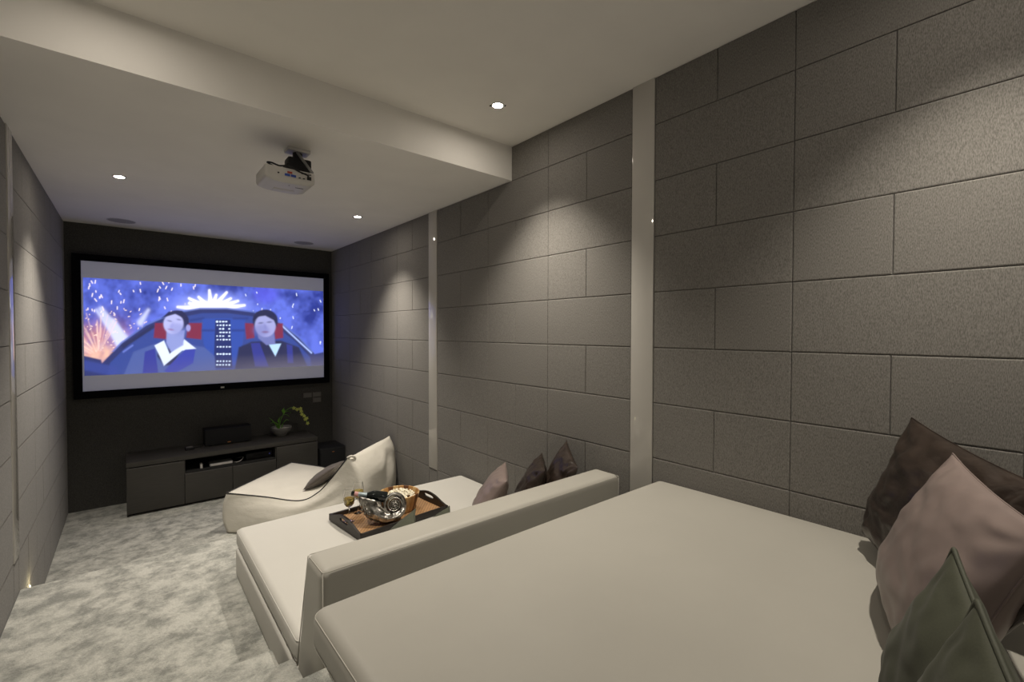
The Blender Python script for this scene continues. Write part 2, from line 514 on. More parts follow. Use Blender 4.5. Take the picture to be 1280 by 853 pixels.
# step light on the aisle wall
t = thing('step_light', 'tiny warm lit step light low on the aisle wall', 'light', (XL, 4.44, 0.30))
o = lathe('bezel', [(0.020, 0.0), (0.020, 0.004), (0.014, 0.006), (0.013, 0.002)], M['steel'], t, 20)
o.rotation_euler = (0, PI / 2, 0)
o = lathe('lens', [(0.0001, 0.008), (0.009, 0.006), (0.013, 0.0)], M['led_on'], t, 16)
o.rotation_euler = (0, PI / 2, 0)
ld = bpy.data.lights.new('step_glow', 'POINT')
ld.energy = 0.35
ld.color = (1.0, 0.84, 0.48)
ld.shadow_soft_size = 0.01
lo = bpy.data.objects.new('step_glow', ld)
C.objects.link(lo)
lo.parent = t
lo.location = (0.03, 0, 0.01)

# ---------------------------------------------------------------- projection screen with its lit picture
SX0, SX1, SZ0, SZ1, SY = -0.403, 2.217, 1.357, 2.824, 6.985
t = thing('projection_screen', 'wide framed projection screen showing a blue night-flight cockpit scene', 'screen', (0.905, YB, 1.27))
def sbox(name, x0, x1, y0, y1, z0, z1, m, bev=0.0):
    o = box(name, x0 - 0.905, x1 - 0.905, y0 - YB, y1 - YB, z0 - 1.27, z1 - 1.27, m, t, bev)
    return o
FB = 0.073
sbox('frame_top', SX0 - FB, SX1 + FB, SY - 0.03, YB, SZ1, SZ1 + FB, M['velvet'], 0.004)
sbox('frame_bottom', SX0 - FB, SX1 + FB, SY - 0.03, YB, SZ0 - FB - 0.01, SZ0, M['velvet'], 0.004)
sbox('frame_side', SX0 - FB, SX0, SY - 0.03, YB, SZ0, SZ1, M['velvet'], 0.004)
sbox('frame_side', SX1, SX1 + FB, SY - 0.03, YB, SZ0, SZ1, M['velvet'], 0.004)
sbox('screen_fabric', SX0, SX1, SY, SY + 0.01, SZ0, SZ1, M['screen'])
sbox('badge', 0.905, 0.945, SY - 0.033, SY - 0.03, SZ0 - 0.06, SZ0 - 0.04, M['steel'], 0.001)

def paint_picture(nu, nv):
    """generic night-flight scene: blue cloud, sparks, two anonymous pilots under a cockpit arch"""
    rng = np.random.default_rng(11)
    U, Vv = np.meshgrid(np.linspace(0, 1, nu), np.linspace(0, 1, nv), indexing='ij')
    D = 0.3286 * U - 0.0042 * Vv + 1
    X = (1453.0183 * U - 7.4872 * Vv + 126.8205) / D      # art-board units
    Y = (183.5103 * U - 439.5112 * Vv + 747.4694) / D
    def vn(scale, seed):
        r = np.random.default_rng(seed)
        g = r.random((80, 80))
        ra = seed * 1.1
        a, b = (X * math.cos(ra) + Y * math.sin(ra)) / scale + 60, (-X * math.sin(ra) + Y * math.cos(ra)) / scale + 60
        i, j = np.floor(a).astype(int) % 79, np.floor(b).astype(int) % 79
        fa, fb = a - np.floor(a), b - np.floor(b)
        fa, fb = fa * fa * (3 - 2 * fa), fb * fb * (3 - 2 * fb)
        return (g[i, j] * (1 - fa) + g[i + 1, j] * fa) * (1 - fb) + (g[i, j + 1] * (1 - fa) + g[i + 1, j + 1] * fa) * fb
    cl = 0.42 * vn(130, 1) + 0.28 * vn(60, 2) + 0.17 * vn(28, 3) + 0.13 * vn(13, 4)
    img = np.zeros(X.shape + (3,))
    def s(c):
        return np.array(srgb(*c)[:3])
    base, lite = s((26, 42, 128)), s((92, 110, 216))
    k = np.clip((cl - 0.32) * 2.6, 0, 1)[..., None]
    img[:] = base * (1 - k) + lite * k
    def blend(mask, c):
        nonlocal img
        m = np.clip(mask, 0, 1)[..., None]
        img = img * (1 - m) + s(c) * m
    def sm(d, w=4.0):
        return 1 / (1 + np.exp(np.clip(d / w * 4, -50, 50)))
    def ell(cx, cy, rx, ry, rot=0.0):
        c, q = math.cos(rot), math.sin(rot)
        a, b = (X - cx) * c + (Y - cy) * q, -(X - cx) * q + (Y - cy) * c
        return (np.sqrt((a / rx) ** 2 + (b / ry) ** 2) - 1) * min(rx, ry)
    def poly(pts):
        inside = np.zeros(X.shape, bool)
        dist = np.full(X.shape, 1e9)
        n = len(pts)
        for i in range(n):
            (x1, y1), (x2, y2) = pts[i], pts[(i + 1) % n]
            cond = ((y1 > Y) != (y2 > Y)) & (X < (x2 - x1) * (Y - y1) / ((y2 - y1) if y2 != y1 else 1e-9) + x1)
            inside ^= cond
            ex, ey = x2 - x1, y2 - y1
            tt = np.clip(((X - x1) * ex + (Y - y1) * ey) / (ex * ex + ey * ey), 0, 1)
            dist = np.minimum(dist, np.hypot(X - x1 - tt * ex, Y - y1 - tt * ey))
        return np.where(inside, -dist, dist)
    def line(x1, y1, x2, y2, w1, w2=None):
        w2 = w1 if w2 is None else w2
        ex, ey = x2 - x1, y2 - y1
        tt = np.clip(((X - x1) * ex + (Y - y1) * ey) / (ex * ex + ey * ey), 0, 1)
        return np.hypot(X - x1 - tt * ex, Y - y1 - tt * ey) - (w1 + (w2 - w1) * tt)
    # violet cloud, ember glow at lower corner
    blend(0.55 * sm(ell(930, 385, 55, 40), 25), (95, 95, 240))
    blend(0.8 * sm(ell(150, 640, 170, 110, -0.5), 70) * (0.55 + 0.6 * vn(22, 8)), (200, 130, 120))
    blend(0.7 * sm(ell(190, 650, 90, 40), 30) * (0.4 + vn(16, 9)), (240, 190, 160))
    for (a, b, c, d, w1, w2) in ((200, 450, 300, 600, 10, 34), (255, 505, 290, 590, 12, 24), (410, 455, 375, 510, 6, 14), (180, 455, 290, 610, 5, 14)):
        blend(0.85 * sm(line(a, b, c, d, w1, w2), 14), (210, 215, 250))
    # sparks
    for i in range(44):
        x, y = rng.uniform(130, 620), rng.uniform(320, 470)
        a = rng.uniform(-0.5, 0.7)
        L = rng.uniform(6, 15)
        blend(sm(line(x, y, x + L * math.sin(a), y + L * math.cos(a), 2.0), 2.5), (255, 240, 240))
    for i in range(60):
        x, y = rng.uniform(130, 430), rng.uniform(450, 650)
        blend(sm(line(x, y, x + rng.uniform(-7, 7), y + rng.uniform(-7, 7), 1.6), 2.2), (255, 225, 205))
    for i in range(34):
        x, y = rng.uniform(840, 1180), rng.uniform(370, 620)
        a = rng.uniform(-0.4, 0.5)
        L = rng.uniform(2, 11)
        blend(sm(line(x, y, x + L * math.sin(a), y + L * math.cos(a), 1.6), 2.2), (235, 240, 255))
    # white burst behind the arch
    blend(0.8 * sm(ell(690, 440, 150, 60), 40), (150, 165, 255))
    for ang, L in ((-84, 150), (-68, 105), (-55, 120), (-36, 95), (-4, 118), (14, 92), (33, 125), (52, 110), (66, 130), (80, 150)):
        r = math.radians(ang)
        blend(sm(line(690, 452, 690 + L * math.sin(r), 452 - L * 0.72 * math.cos(r), 13, 5), 6), (255, 255, 255))
    blend(sm(ell(690, 445, 100, 30), 16), (255, 255, 255))
    for i in range(40):
        a = rng.uniform(-1.3, 0.5)
        r0, r1 = rng.uniform(20, 90), rng.uniform(100, 200)
        blend(0.55 * sm(line(190 + r0 * math.sin(a), 660 - r0 * math.cos(a), 190 + r1 * math.sin(a), 660 - r1 * math.cos(a), 1.5), 4) * (X > 115), (245, 205, 190))
    # cockpit arch and interior
    arch = poly([(205, 690), (290, 600), (400, 520), (520, 468), (640, 447), (760, 447), (880, 462), (1000, 512), (1080, 575), (1150, 650), (1195, 640), (1200, 760), (100, 760), (115, 655), (200, 675)])
    blend(sm(arch, 5), (34, 42, 92))
    blend(0.9 * sm(poly([(240, 690), (320, 610), (430, 535), (540, 490), (650, 468), (760, 468), (870, 482), (980, 530), (1060, 590), (1130, 665), (1140, 740), (230, 740)]), 5), (44, 66, 140))
    blend(0.8 * sm(np.abs(arch) - 4, 4) * (Y < 640), (90, 110, 190))
    blend(sm(line(1000, 520, 1135, 645, 3), 4), (170, 190, 245))
    blend(0.8 * sm(line(300, 615, 430, 530, 8), 6), (24, 28, 60))
    blend(0.8 * sm(line(130, 700, 250, 725, 22), 10), (48, 64, 140))
    # seat backs
    for cx in (470, 615):
        blend(sm(poly([(cx - 30, 512), (cx + 34, 512), (cx + 30, 585), (cx - 36, 578)]), 4), (120, 28, 44))
    for cx in (862, 990):
        blend(sm(poly([(cx - 24, 512), (cx + 18, 514), (cx + 20, 578), (cx - 16, 584)]), 4), (120, 30, 48))
    blend(sm(poly([(650, 492), (842, 492), (830, 600), (800, 700), (690, 700), (655, 600)]), 6), (38, 70, 158))
    # instrument column
    blend(sm(poly([(708, 498), (774, 498), (784, 712), (700, 712)]), 3), (20, 34, 92))
    for r_ in range(13):
        yy = 506 + r_ * 16
        if r_ in (6, 8, 10):
            continue
        for c_ in range(5):
            xx = 716 + c_ * 13.5 + (r_ % 2) * 2
            if rng.random() < 0.85:
                blend(sm(ell(xx, yy, rng.uniform(3, 6), rng.uniform(2.5, 5)), 2), (215, 232, 255))
    # anonymous pilot in a grey jacket
    blend(sm(poly([(300, 745), (345, 640), (440, 605), (560, 605), (660, 620), (705, 660), (712, 745)]), 6), (70, 88, 150))
    blend(sm(poly([(455, 625), (560, 625), (520, 700), (480, 700), (450, 660)]), 6), (28, 30, 66))
    blend(sm(poly([(438, 612), (480, 590), (505, 650), (570, 585), (622, 626), (560, 635), (480, 702), (462, 660)]), 4), (222, 232, 252))
    blend(sm(poly([(395, 640), (440, 625), (455, 735), (385, 735)]), 4), (44, 50, 140))
    blend(sm(poly([(575, 630), (620, 628), (610, 690), (520, 740), (480, 725)]), 4), (48, 58, 156))
    blend(sm(poly([(492, 545), (572, 545), (566, 610), (512, 642), (490, 600)]), 6), (138, 148, 205))
    blend(sm(ell(540, 500, 50, 44, 0.2), 5), (30, 30, 66))
    blend(sm(ell(522, 515, 44, 46, 0.25), 6), (178, 180, 228))
    blend(0.5 * sm(ell(540, 540, 36, 26, 0.2), 14), (120, 128, 190))
    blend(0.55 * sm(ell(505, 503, 11, 4, 0.2), 4), (52, 52, 100))
    blend(0.55 * sm(ell(546, 497, 10, 4, 0.2), 4), (52, 52, 100))
    blend(0.5 * sm(ell(516, 522, 6, 13, 0.5), 5), (140, 142, 205))
    blend(0.6 * sm(ell(510, 541, 13, 4, 0.15), 4), (132, 70, 120))
    blend(sm(ell(588, 534, 10, 15), 4), (150, 150, 208))
    blend(sm(poly([(470, 490), (500, 462), (560, 458), (588, 490), (590, 520), (566, 490), (530, 472)]), 5), (26, 26, 58))
    # anonymous pilot in a dark jacket
    blend(sm(poly([(795, 720), (812, 620), (870, 595), (1000, 590), (1080, 620), (1120, 710)]), 6), (26, 28, 58))
    blend(sm(poly([(945, 606), (1000, 604), (975, 660)]), 4), (180, 215, 245))
    blend(sm(poly([(866, 602), (905, 600), (945, 705), (885, 705)]), 4), (40, 46, 130))
    blend(sm(poly([(1025, 606), (1050, 612), (1055, 690), (1030, 690)]), 4), (40, 46, 130))
    blend(sm(poly([(895, 550), (968, 550), (975, 605), (935, 610), (900, 580)]), 5), (108, 114, 170))
    blend(sm(ell(930, 500, 56, 48), 5), (24, 24, 52))
    blend(sm(ell(930, 524, 46, 50, -0.2), 6), (158, 160, 210))
    blend(0.5 * sm(ell(912, 545, 36, 26), 14), (100, 104, 168))
    blend(0.6 * sm(ell(910, 512, 11, 4, -0.1), 4), (40, 40, 84))
    blend(0.6 * sm(ell(948, 508, 11, 4, -0.1), 4), (40, 40, 84))
    blend(0.5 * sm(ell(930, 528, 6, 12, -0.3), 5), (116, 118, 180))
    blend(0.6 * sm(ell(930, 552, 14, 5), 4), (110, 52, 92))
    blend(sm(poly([(876, 500), (890, 465), (940, 455), (978, 482), (984, 530), (968, 500), (930, 480), (896, 484)]), 5), (22, 22, 50))
    blend(sm(line(300, 640, 340, 612, 4), 4), (96, 112, 190))
    for (xa, ya, xb2, yb2) in ((650, 545, 700, 545), (785, 545, 835, 545), (600, 500, 655, 490), (790, 492, 850, 492)):
        blend(0.7 * sm(line(xa, ya, xb2, yb2, 5), 5), (26, 44, 112))
    # projected haze lifts the blacks towards the lower edge
    hz = np.clip(1 - Vv * 5.5, 0, 1)[..., None] * np.clip((U * 1.4 - 0.1), 0.0, 1)[..., None]
    img = img * (1 - 0.6 * hz) + s((112, 106, 112)) * 0.6 * hz
    img = img + s((24, 28, 56))
    return np.clip(img, 0, 1.4)

PX0, PX1, PZ0, PZ1 = -0.387, 2.213, 1.532, 2.636
NU, NV = 430, 186
px = paint_picture(NU, NV)
V = [(PX0 + (PX1 - PX0) * i / (NU - 1) - 0.905, SY - 0.002 - YB, PZ0 + (PZ1 - PZ0) * j / (NV - 1) - 1.27) for i in range(NU) for j in range(NV)]
F = [[i * NV + j, (i + 1) * NV + j, (i + 1) * NV + j + 1, i * NV + j + 1] for i in range(NU - 1) for j in range(NV - 1)]
pm = bpy.data.materials.new('projected_picture')
pm.use_nodes = True
nt = pm.node_tree
b = nt.nodes['Principled BSDF']
b.inputs['Base Color'].default_value = (0.10, 0.10, 0.10, 1)
b.inputs['Roughness'].default_value = 0.9
at_ = nt.nodes.new('ShaderNodeAttribute')
at_.attribute_name = 'picture'
nt.links.new(at_.outputs['Color'], b.inputs['Emission Color'])
b.inputs['Emission Strength'].default_value = 1.25
po = mk('projected_picture', V, F, pm, t, smooth=False)
ca = po.data.color_attributes.new('picture', 'FLOAT_COLOR', 'POINT')
rgba = np.ones((NU * NV, 4), dtype=np.float32)
rgba[:, :3] = px.reshape(-1, 3)
ca.data.foreach_set('color', rgba.ravel())
po['label'] = 'lit blue picture of two pilots under a cockpit arch with sparks'

# ---------------------------------------------------------------- wall plates right of the screen
for x0, z0, lab in ((1.937, 1.065, 'dark grey wall plate nearest the screen, of the upper pair'), (2.068, 1.066, 'dark grey wall plate of the upper pair, next to the corner'),
                    (2.068, 0.985, 'dark grey wall plate set alone below the upper pair')):
    t = thing('wall_plate', lab, 'wall plate', (x0 + 0.06, YB, z0 + 0.036), 0, 'wall plates below the screen')
    box('cover', -0.059, 0.059, -0.008, 0.0, -0.035, 0.035, M['plate'], t, 0.002)
    for k in (-1, 0, 1):
        box('rocker', k * 0.032 - 0.014, k * 0.032 + 0.014, -0.011, -0.007, -0.024, 0.024, M['plate_sw'], t, 0.001)

# ---------------------------------------------------------------- media console
CX0, CX1, CY0, CY1, CZ = -0.04, 1.963, 6.454, YB, 0.595
t = thing('media_console', 'long low charcoal media console under the projection screen', 'cabinet', (0.96, 6.74, 0))
def cb(name, x0, x1, y0, y1, z0, z1, m, bev=0.003, par=None):
    if par is None:
        return box(name, x0 - 0.96, x1 - 0.96, y0 - 6.74, y1 - 6.74, z0, z1, m, t, bev)
    return box(name, x0 - 0.96, x1 - 0.96, y0 - 6.74, y1 - 6.74, z0, z1, m, par, bev)
cb('countertop', CX0, CX1, CY0, CY1, 0.543, CZ, M['cab'])
cb('plinth', CX0 + 0.05, CX1 - 0.02, CY0 + 0.06, CY1, 0.0, 0.035, M['black'])
cb('side_panel', CX0, CX0 + 0.02, CY0 + 0.02, CY1, 0.0, 0.543, M['cab'])
cb('side_panel', CX1 - 0.02, CX1, CY0 + 0.02, CY1, 0.0, 0.543, M['cab'])
cb('divider', 0.468, 0.484, CY0 + 0.02, CY1, 0.035, 0.543, M['cab'])
cb('divider', 1.438, 1.455, CY0 + 0.02, CY1, 0.035, 0.543, M['cab'])
cb('bottom_panel', CX0 + 0.02, CX1 - 0.02, CY0 + 0.02, CY1, 0.035, 0.055, M['cab'])
cb('niche_shelf', 0.484, 1.438, CY0 + 0.02, CY1, 0.375, 0.395, M['cab_in'])
cb('back_panel', CX0 + 0.02, CX1 - 0.02, CY1 - 0.02, CY1 - 0.005, 0.055, 0.543, M['cab_in'])
for name, x0, x1, z1 in (('door', CX0 + 0.002, 0.474, 0.522), ('drawer', 0.480, 0.955, 0.368), ('drawer', 0.960, 1.444, 0.368), ('door', 1.450, CX1 - 0.002, 0.522)):
    d = cb(name, x0, x1, CY0, CY0 + 0.018, 0.030, z1, M['cab'], 0.002)
    cb('finger_pull', x0, x1, CY0 + 0.001, CY0 + 0.018, z1, z1 + 0.010, M['cab_lip'], 0.002, d)

# things in the open niche
t = thing('set_top_box', 'pale grey slim set-top box in the console niche', 'media box', (0.85, 6.60, 0.395))
box('case', -0.12, 0.12, -0.075, 0.075, 0.004, 0.036, M['plastic_g'], t, 0.004)
box('front_panel', -0.11, 0.11, -0.078, -0.074, 0.008, 0.030, M['plastic'], t, 0.001)
for sx in (-1, 1):
    for sy in (-1, 1):
        box('foot', sx * 0.10 - 0.008, sx * 0.10 + 0.008, sy * 0.06 - 0.008, sy * 0.06 + 0.008, 0.0, 0.005, M['black'], t)
t = thing('av_receiver', 'black receiver with a blue indicator in the console niche', 'receiver', (1.27, 6.70, 0.395))
box('case', -0.15, 0.15, -0.14, 0.14, 0.008, 0.085, M['black'], t, 0.004)
box('indicator', 0.115, 0.121, -0.143, -0.139, 0.045, 0.050, M['blue_led'], t)
box('display', -0.06, 0.06, -0.142, -0.139, 0.04, 0.06, M['grille'], t)
for sx in (-1, 1):
    for sy in (-1, 1):
        box('foot', sx * 0.12 - 0.012, sx * 0.12 + 0.012, sy * 0.11 - 0.012, sy * 0.11 + 0.012, 0.0, 0.009, M['black'], t)
t = thing('network_adapter', 'small upright white adapter in the console niche', 'adapter', (0.645, 6.55, 0.395))
box('case', -0.012, 0.012, -0.03, 0.03, 0.0, 0.06, M['plastic'], t, 0.004)
tube('lead', spline([(0, 0.03, 0.02), (0.02, 0.1, 0.01), (0.06, 0.2, 0.006)], 10), 0.003, M['cable'], t)
tag(tube('white_cable', spline([(0.985, 6.56, 0.402), (1.02, 6.53, 0.405), (1.06, 6.53, 0.42), (1.09, 6.57, 0.445), (1.075, 6.64, 0.43), (1.04, 6.75, 0.402)], 24), 0.004, M['plastic']),
    'pale looped cable beside the set-top box in the niche', 'cable')

# centre speaker
t = thing('centre_speaker', 'wide black centre loudspeaker on the console top', 'speaker', (0.965, 6.86, CZ))
box('cabinet', -0.255, 0.255, -0.09, 0.13, 0.006, 0.205, M['black'], t, 0.004)
box('grille', -0.25, 0.25, -0.105, -0.088, 0.010, 0.200, M['grille'], t, 0.004)
box('badge', -0.018, 0.018, -0.108, -0.104, 0.022, 0.034, M['copper'], t, 0.001)
for sx in (-0.2, 0.2):
    box('foot', sx - 0.02, sx + 0.02, -0.08, 0.12, 0.0, 0.007, M['black'], t)
# small puck-like device
t = thing('infrared_receiver', 'small dark square receiver box beside the centre speaker', 'device', (0.548, 6.74, CZ))
box('case', -0.045, 0.045, -0.045, 0.045, 0.0, 0.030, M['black'], t, 0.006)
box('top_window', -0.035, 0.035, -0.035, 0.035, 0.030, 0.032, M['plate'], t, 0.0005)
tube('lead', spline([(0.045, 0.02, 0.006), (0.09, 0.06, 0.005), (0.12, 0.05, 0.005), (0.15, 0.10, 0.005)], 16), 0.003, M['black'], t)
# subwoofer in the corner
t = thing('subwoofer', 'black box subwoofer on the carpet in the corner beside the console', 'subwoofer', (2.165, 6.66, 0))
box('cabinet', -0.175, 0.175, -0.20, 0.22, 0.02, 0.415, M['black'], t, 0.006)
box('grille', -0.168, 0.168, -0.222, -0.198, 0.03, 0.405, M['grille'], t, 0.006)
box('badge', -0.015, 0.015, -0.226, -0.221, 0.355, 0.365, M['copper'], t, 0.001)
for sx in (-1, 1):
    for sy in (-1, 1):
        box('foot', sx * 0.14 - 0.02, sx * 0.14 + 0.02, sy * 0.16 - 0.02, sy * 0.16 + 0.02, 0.0, 0.022, M['black'], t)

# potted orchid
t = thing('potted_orchid', 'lime-flowered orchid arching from a grey stoneware bowl on the console', 'plant', (1.60, 6.855, CZ))
lathe('bowl', [(0.0001, 0.0), (0.062, 0.0), (0.066, 0.006), (0.095, 0.04), (0.125, 0.085), (0.134, 0.118), (0.131, 0.122), (0.126, 0.118), (0.116, 0.088), (0.0001, 0.075)], M['pot'], t, 36)
peb = []
pf = []
for i in range(46):
    a, r_ = random.uniform(0, 2 * PI), 0.105 * math.sqrt(random.random())
    bmx = bmesh.new()
    bmesh.ops.create_icosphere(bmx, subdivisions=1, radius=random.uniform(0.010, 0.018))
    b0 = len(peb)
    for v in bmx.verts:
        peb.append(Vector((v.co.x + r_ * math.cos(a), v.co.y + r_ * math.sin(a), v.co.z * 0.7 + 0.095)))
    bmx.verts.index_update()
    for f_ in bmx.faces:
        pf.append([b0 + v.index for v in f_.verts])
    bmx.free()
o = mk('pebbles', peb, pf, M['soil'], t)
o['kind'] = 'stuff'
def leaf(path, wmax, name, m, par, fold=0.25):
    P = spline(path, 12)
    V, F = [], []
    for i, p in enumerate(P):
        s_ = i / 12
        wd = wmax * (math.sin(PI * min(1, s_ * 0.93 + 0.06)) ** 0.7)
        tn = (P[min(i + 1, 12)] - P[max(i - 1, 0)]).normalized()
        sd = tn.cross(Vector((0, 0, 1)))
        sd = sd.normalized() if sd.length > 1e-4 else Vector((1, 0, 0))
        up = sd.cross(tn)
        for q in (-1, 0, 1):
            V.append(p + sd * wd * q + up * (abs(q) * wd * fold))
        for q in (-1, 0, 1):
            V.append(p + sd * wd * q * 0.98 + up * (abs(q) * wd * fold - 0.002))
    for i in range(12):
        a, c = i * 6, (i + 1) * 6
        for q in (0, 1):
            F.append([a + q, a + q + 1, c + q + 1, c + q])
            F.append([a + 3 + q, c + 3 + q, c + 4 + q, a + 4 + q])
        F.append([a, c, c + 3, a + 3])
        F.append([a + 2, a + 5, c + 5, c + 2])
    return mk(name, V, F, m, par)
for path, wd in (([(-0.04, 0, 0.09), (-0.08, -0.01, 0.17), (-0.13, -0.02, 0.235), (-0.155, -0.02, 0.27)], 0.026),
                 ([(-0.03, 0, 0.09), (-0.05, -0.02, 0.16), (-0.10, -0.03, 0.20), (-0.14, -0.03, 0.19)], 0.024),
                 ([(-0.02, 0, 0.09), (-0.03, 0.01, 0.18), (-0.02, 0.0, 0.24), (0.0, -0.01, 0.27)], 0.022),
                 ([(0.0, 0, 0.09), (0.02, -0.02, 0.17), (0.06, -0.02, 0.21), (0.09, -0.03, 0.20)], 0.020)):
    leaf(path, wd, 'leaf', M['leaf'], t)
stem = spline([(-0.02, 0, 0.09), (-0.01, 0, 0.20), (0.03, -0.01, 0.30), (0.09, -0.02, 0.365), (0.16, -0.03, 0.375), (0.23, -0.04, 0.335), (0.29, -0.05, 0.25), (0.325, -0.055, 0.15)], 40)
tube('flower_stem', stem, 0.0035, M['leaf'], t)
for path in ([(0.03, -0.01, 0.30), (0.02, -0.03, 0.35), (0.03, -0.04, 0.39)], [(0.03, -0.01, 0.29), (0.07, -0.02, 0.28), (0.10, -0.02, 0.245)], [(0.05, -0.01, 0.32), (0.09, -0.03, 0.33), (0.12, -0.03, 0.30)]):
    leaf(path, 0.022, 'leaf', M['leaf'], t)
for i in (23, 26, 28, 30, 32, 34, 36, 38, 40):
    p = stem[i] + Vector((random.uniform(-0.02, 0.02), -0.01, random.uniform(-0.015, 0.015)))
    V, F = [], []
    for k in range(5):
        an = 2 * PI * k / 5 + i
        d1 = Vector((math.cos(an), -0.25, math.sin(an)))
        sd = Vector((-math.sin(an), 0, math.cos(an)))
        b0 = len(V)
        for (rr, ww, yy) in ((0.0, 0.003, 0.0), (0.014, 0.010, -0.004), (0.028, 0.001, 0.002)):
            for q in (-1, 1):
                V.append(p + d1 * rr + sd * ww * q + Vector((0, yy, 0)))
        for q in (0, 2):
            F.append([b0 + q, b0 + q + 1, b0 + q + 3, b0 + q + 2])
    mk('flower', V, F, M['flower'], t)

# ---------------------------------------------------------------- projector on the lowered ceiling
t = thing('projector', 'white projector hung upside down from the lowered ceiling', 'projector', (0.775, 3.17, ZLO))
PB = -0.295   # underside
body = softbox('body', -0.145, 0.145, -0.125, 0.125, PB, PB + 0.092, 0.014, M['plastic'], t,
               fn=lambda P: Vector((P.x, P.y, P.z + max(0, 0.02 * (abs(P.x) / 0.145) ** 4) * (1 if P.z < PB + 0.04 else 0))))
ports = box('port_panel', -0.125, 0.130, -0.127, -0.122, PB + 0.036, PB + 0.082, M['plastic'], t, 0.001)
for nm, x0, x1, z0, z1, m in (('vga_port', -0.035, -0.005, 0.040, 0.054, 'port_blue'), ('vga_port', 0.0, 0.030, 0.040, 0.054, 'port_blue'), ('video_jack', -0.02, 0.008, 0.058, 0.070, 'port_red'),
                              ('hdmi_port', 0.045, 0.057, 0.040, 0.046, 'black'), ('usb_port', 0.070, 0.082, 0.040, 0.046, 'black'), ('power_inlet', 0.095, 0.120, 0.040, 0.062, 'black'),
                              ('vent_slot', 0.06, 0.12, 0.070, 0.074, 'black'), ('vent_slot', 0.06, 0.12, 0.078, 0.080, 'black'), ('audio_jack', -0.075, -0.065, 0.046, 0.054, 'black')):
    box(nm, x0, x1, -0.130, -0.126, PB + z0, PB + z1, M[m], ports, 0.0008)
o = lathe('lens', [(0.0001, 0.0), (0.03, 0.002), (0.036, 0.012), (0.036, 0.0), (0.038, -0.01)], M['bottle'], t, 28, (0.06, 0.125, PB + 0.05))
o.rotation_euler = (-PI / 2, 0, 0)
box('lamp_cover', -0.06, 0.06, 0.03, 0.10, PB - 0.002, PB + 0.003, M['plastic'], t, 0.001)
for k in range(6):
    box('maker_mark', 0.045 + k * 0.008, 0.051 + k * 0.008, -0.055, -0.047, PB - 0.0012, PB + 0.001, M['print'], t)
box('sensor_dot', 0.0, 0.006, -0.075, -0.069, PB - 0.0012, PB + 0.001, M['black'], t)
# ceiling bracket
box('ceiling_plate', 0.03, 0.17, 0.05, 0.15, -0.022, 0.0, M['plastic'], t, 0.004)
tube('drop_column', [(0.10, 0.10, -0.02), (0.10, 0.10, -0.09)], 0.030, M['black'], t, seg=16)
box('swivel_block', 0.030, 0.175, 0.045, 0.155, -0.13, -0.065, M['black'], t, 0.014)
box('mount_plate', 0.0, 0.15, -0.02, 0.12, -0.205, -0.135, M['black'], t, 0.014)
for a in ((0.02, 0.02), (0.13, 0.02), (0.075, 0.11)):
    tube('mount_arm', [(0.10, 0.08, -0.16), (a[0], a[1], -0.20)], 0.008, M['black'], t, seg=8)
tube('security_bar', [(0.09, 0.06, -0.03), (0.135, -0.10, -0.195)], 0.009, M['plastic_g'], t, seg=8)
tube('power_lead', spline([(0.105, -0.13, PB + 0.05), (0.09, -0.155, PB + 0.06), (0.04, -0.15, PB + 0.075), (-0.01, -0.12, PB + 0.105), (-0.05, -0.06, PB + 0.115), (-0.10, -0.10, PB + 0.11), (-0.115, -0.06, PB + 0.118), (-0.03, 0.0, PB + 0.115), (0.06, 0.06, PB + 0.13)], 48), 0.005, M['black'], t, seg=8)

# ---------------------------------------------------------------- daybeds
def rrect(x0, x1, y0, y1, z, r, n=6):
    out = []
    for cx, cy, a0 in ((x1 - r, y1 - r, 0), (x0 + r, y1 - r, 90), (x0 + r, y0 + r, 180), (x1 - r, y0 + r, 270)):
        for i in range(n + 1):
            a = math.radians(a0 + 90 * i / n)
            out.append((cx + r * math.cos(a), cy + r * math.sin(a), z))
    return out

t = thing('daybed', 'front cream leatherette daybed with a tapered backrest on the carpeted landing', 'daybed', (1.42, 2.6, Z1))
def rel(P):
    return Vector(P) - Vector((1.42, 2.6, Z1))
def loc_in(o, par_loc):
    for v in o.data.vertices:
        v.co -= Vector(par_loc)
    o.data.update()
    return o
B1 = (1.42, 2.6, Z1)
o = softbox('base', 0.524, 2.335, 2.02, 3.462, Z1, 0.602, 0.018, M['cover'], t); loc_in(o, B1)
def m1(P):
    w_ = noise.noise(Vector((P.x * 4, P.y * 4, P.z * 3))) * 0.003
    edge = max(0.0, 1 - (P.x - 0.53) / 0.06) * max(0.0, min(1.0, (0.735 - P.z) / 0.03))
    return P + Vector((-abs(w_) * 1.6 * edge - 0.003 * edge * math.sin(P.y * 60) * max(0, 1 - (P.y - 2.05) / 0.35), 0, w_ * 0.4))
mt = softbox('mattress', 0.530, 2.335, 2.035, 3.490, 0.604, 0.722, 0.036, M['cover'], t, crown=0.024, fn=m1, n=26); loc_in(mt, B1)
o = tube('piping', rrect(0.5335, 2.331, 2.04, 3.486, 0.708, 0.036), 0.0016, M['cover'], mt, True, 8); loc_in(o, B1)
o = tube('piping', rrect(0.5335, 2.331, 2.04, 3.486, 0.622, 0.036), 0.0016, M['cover'], mt, True, 8); loc_in(o, B1)
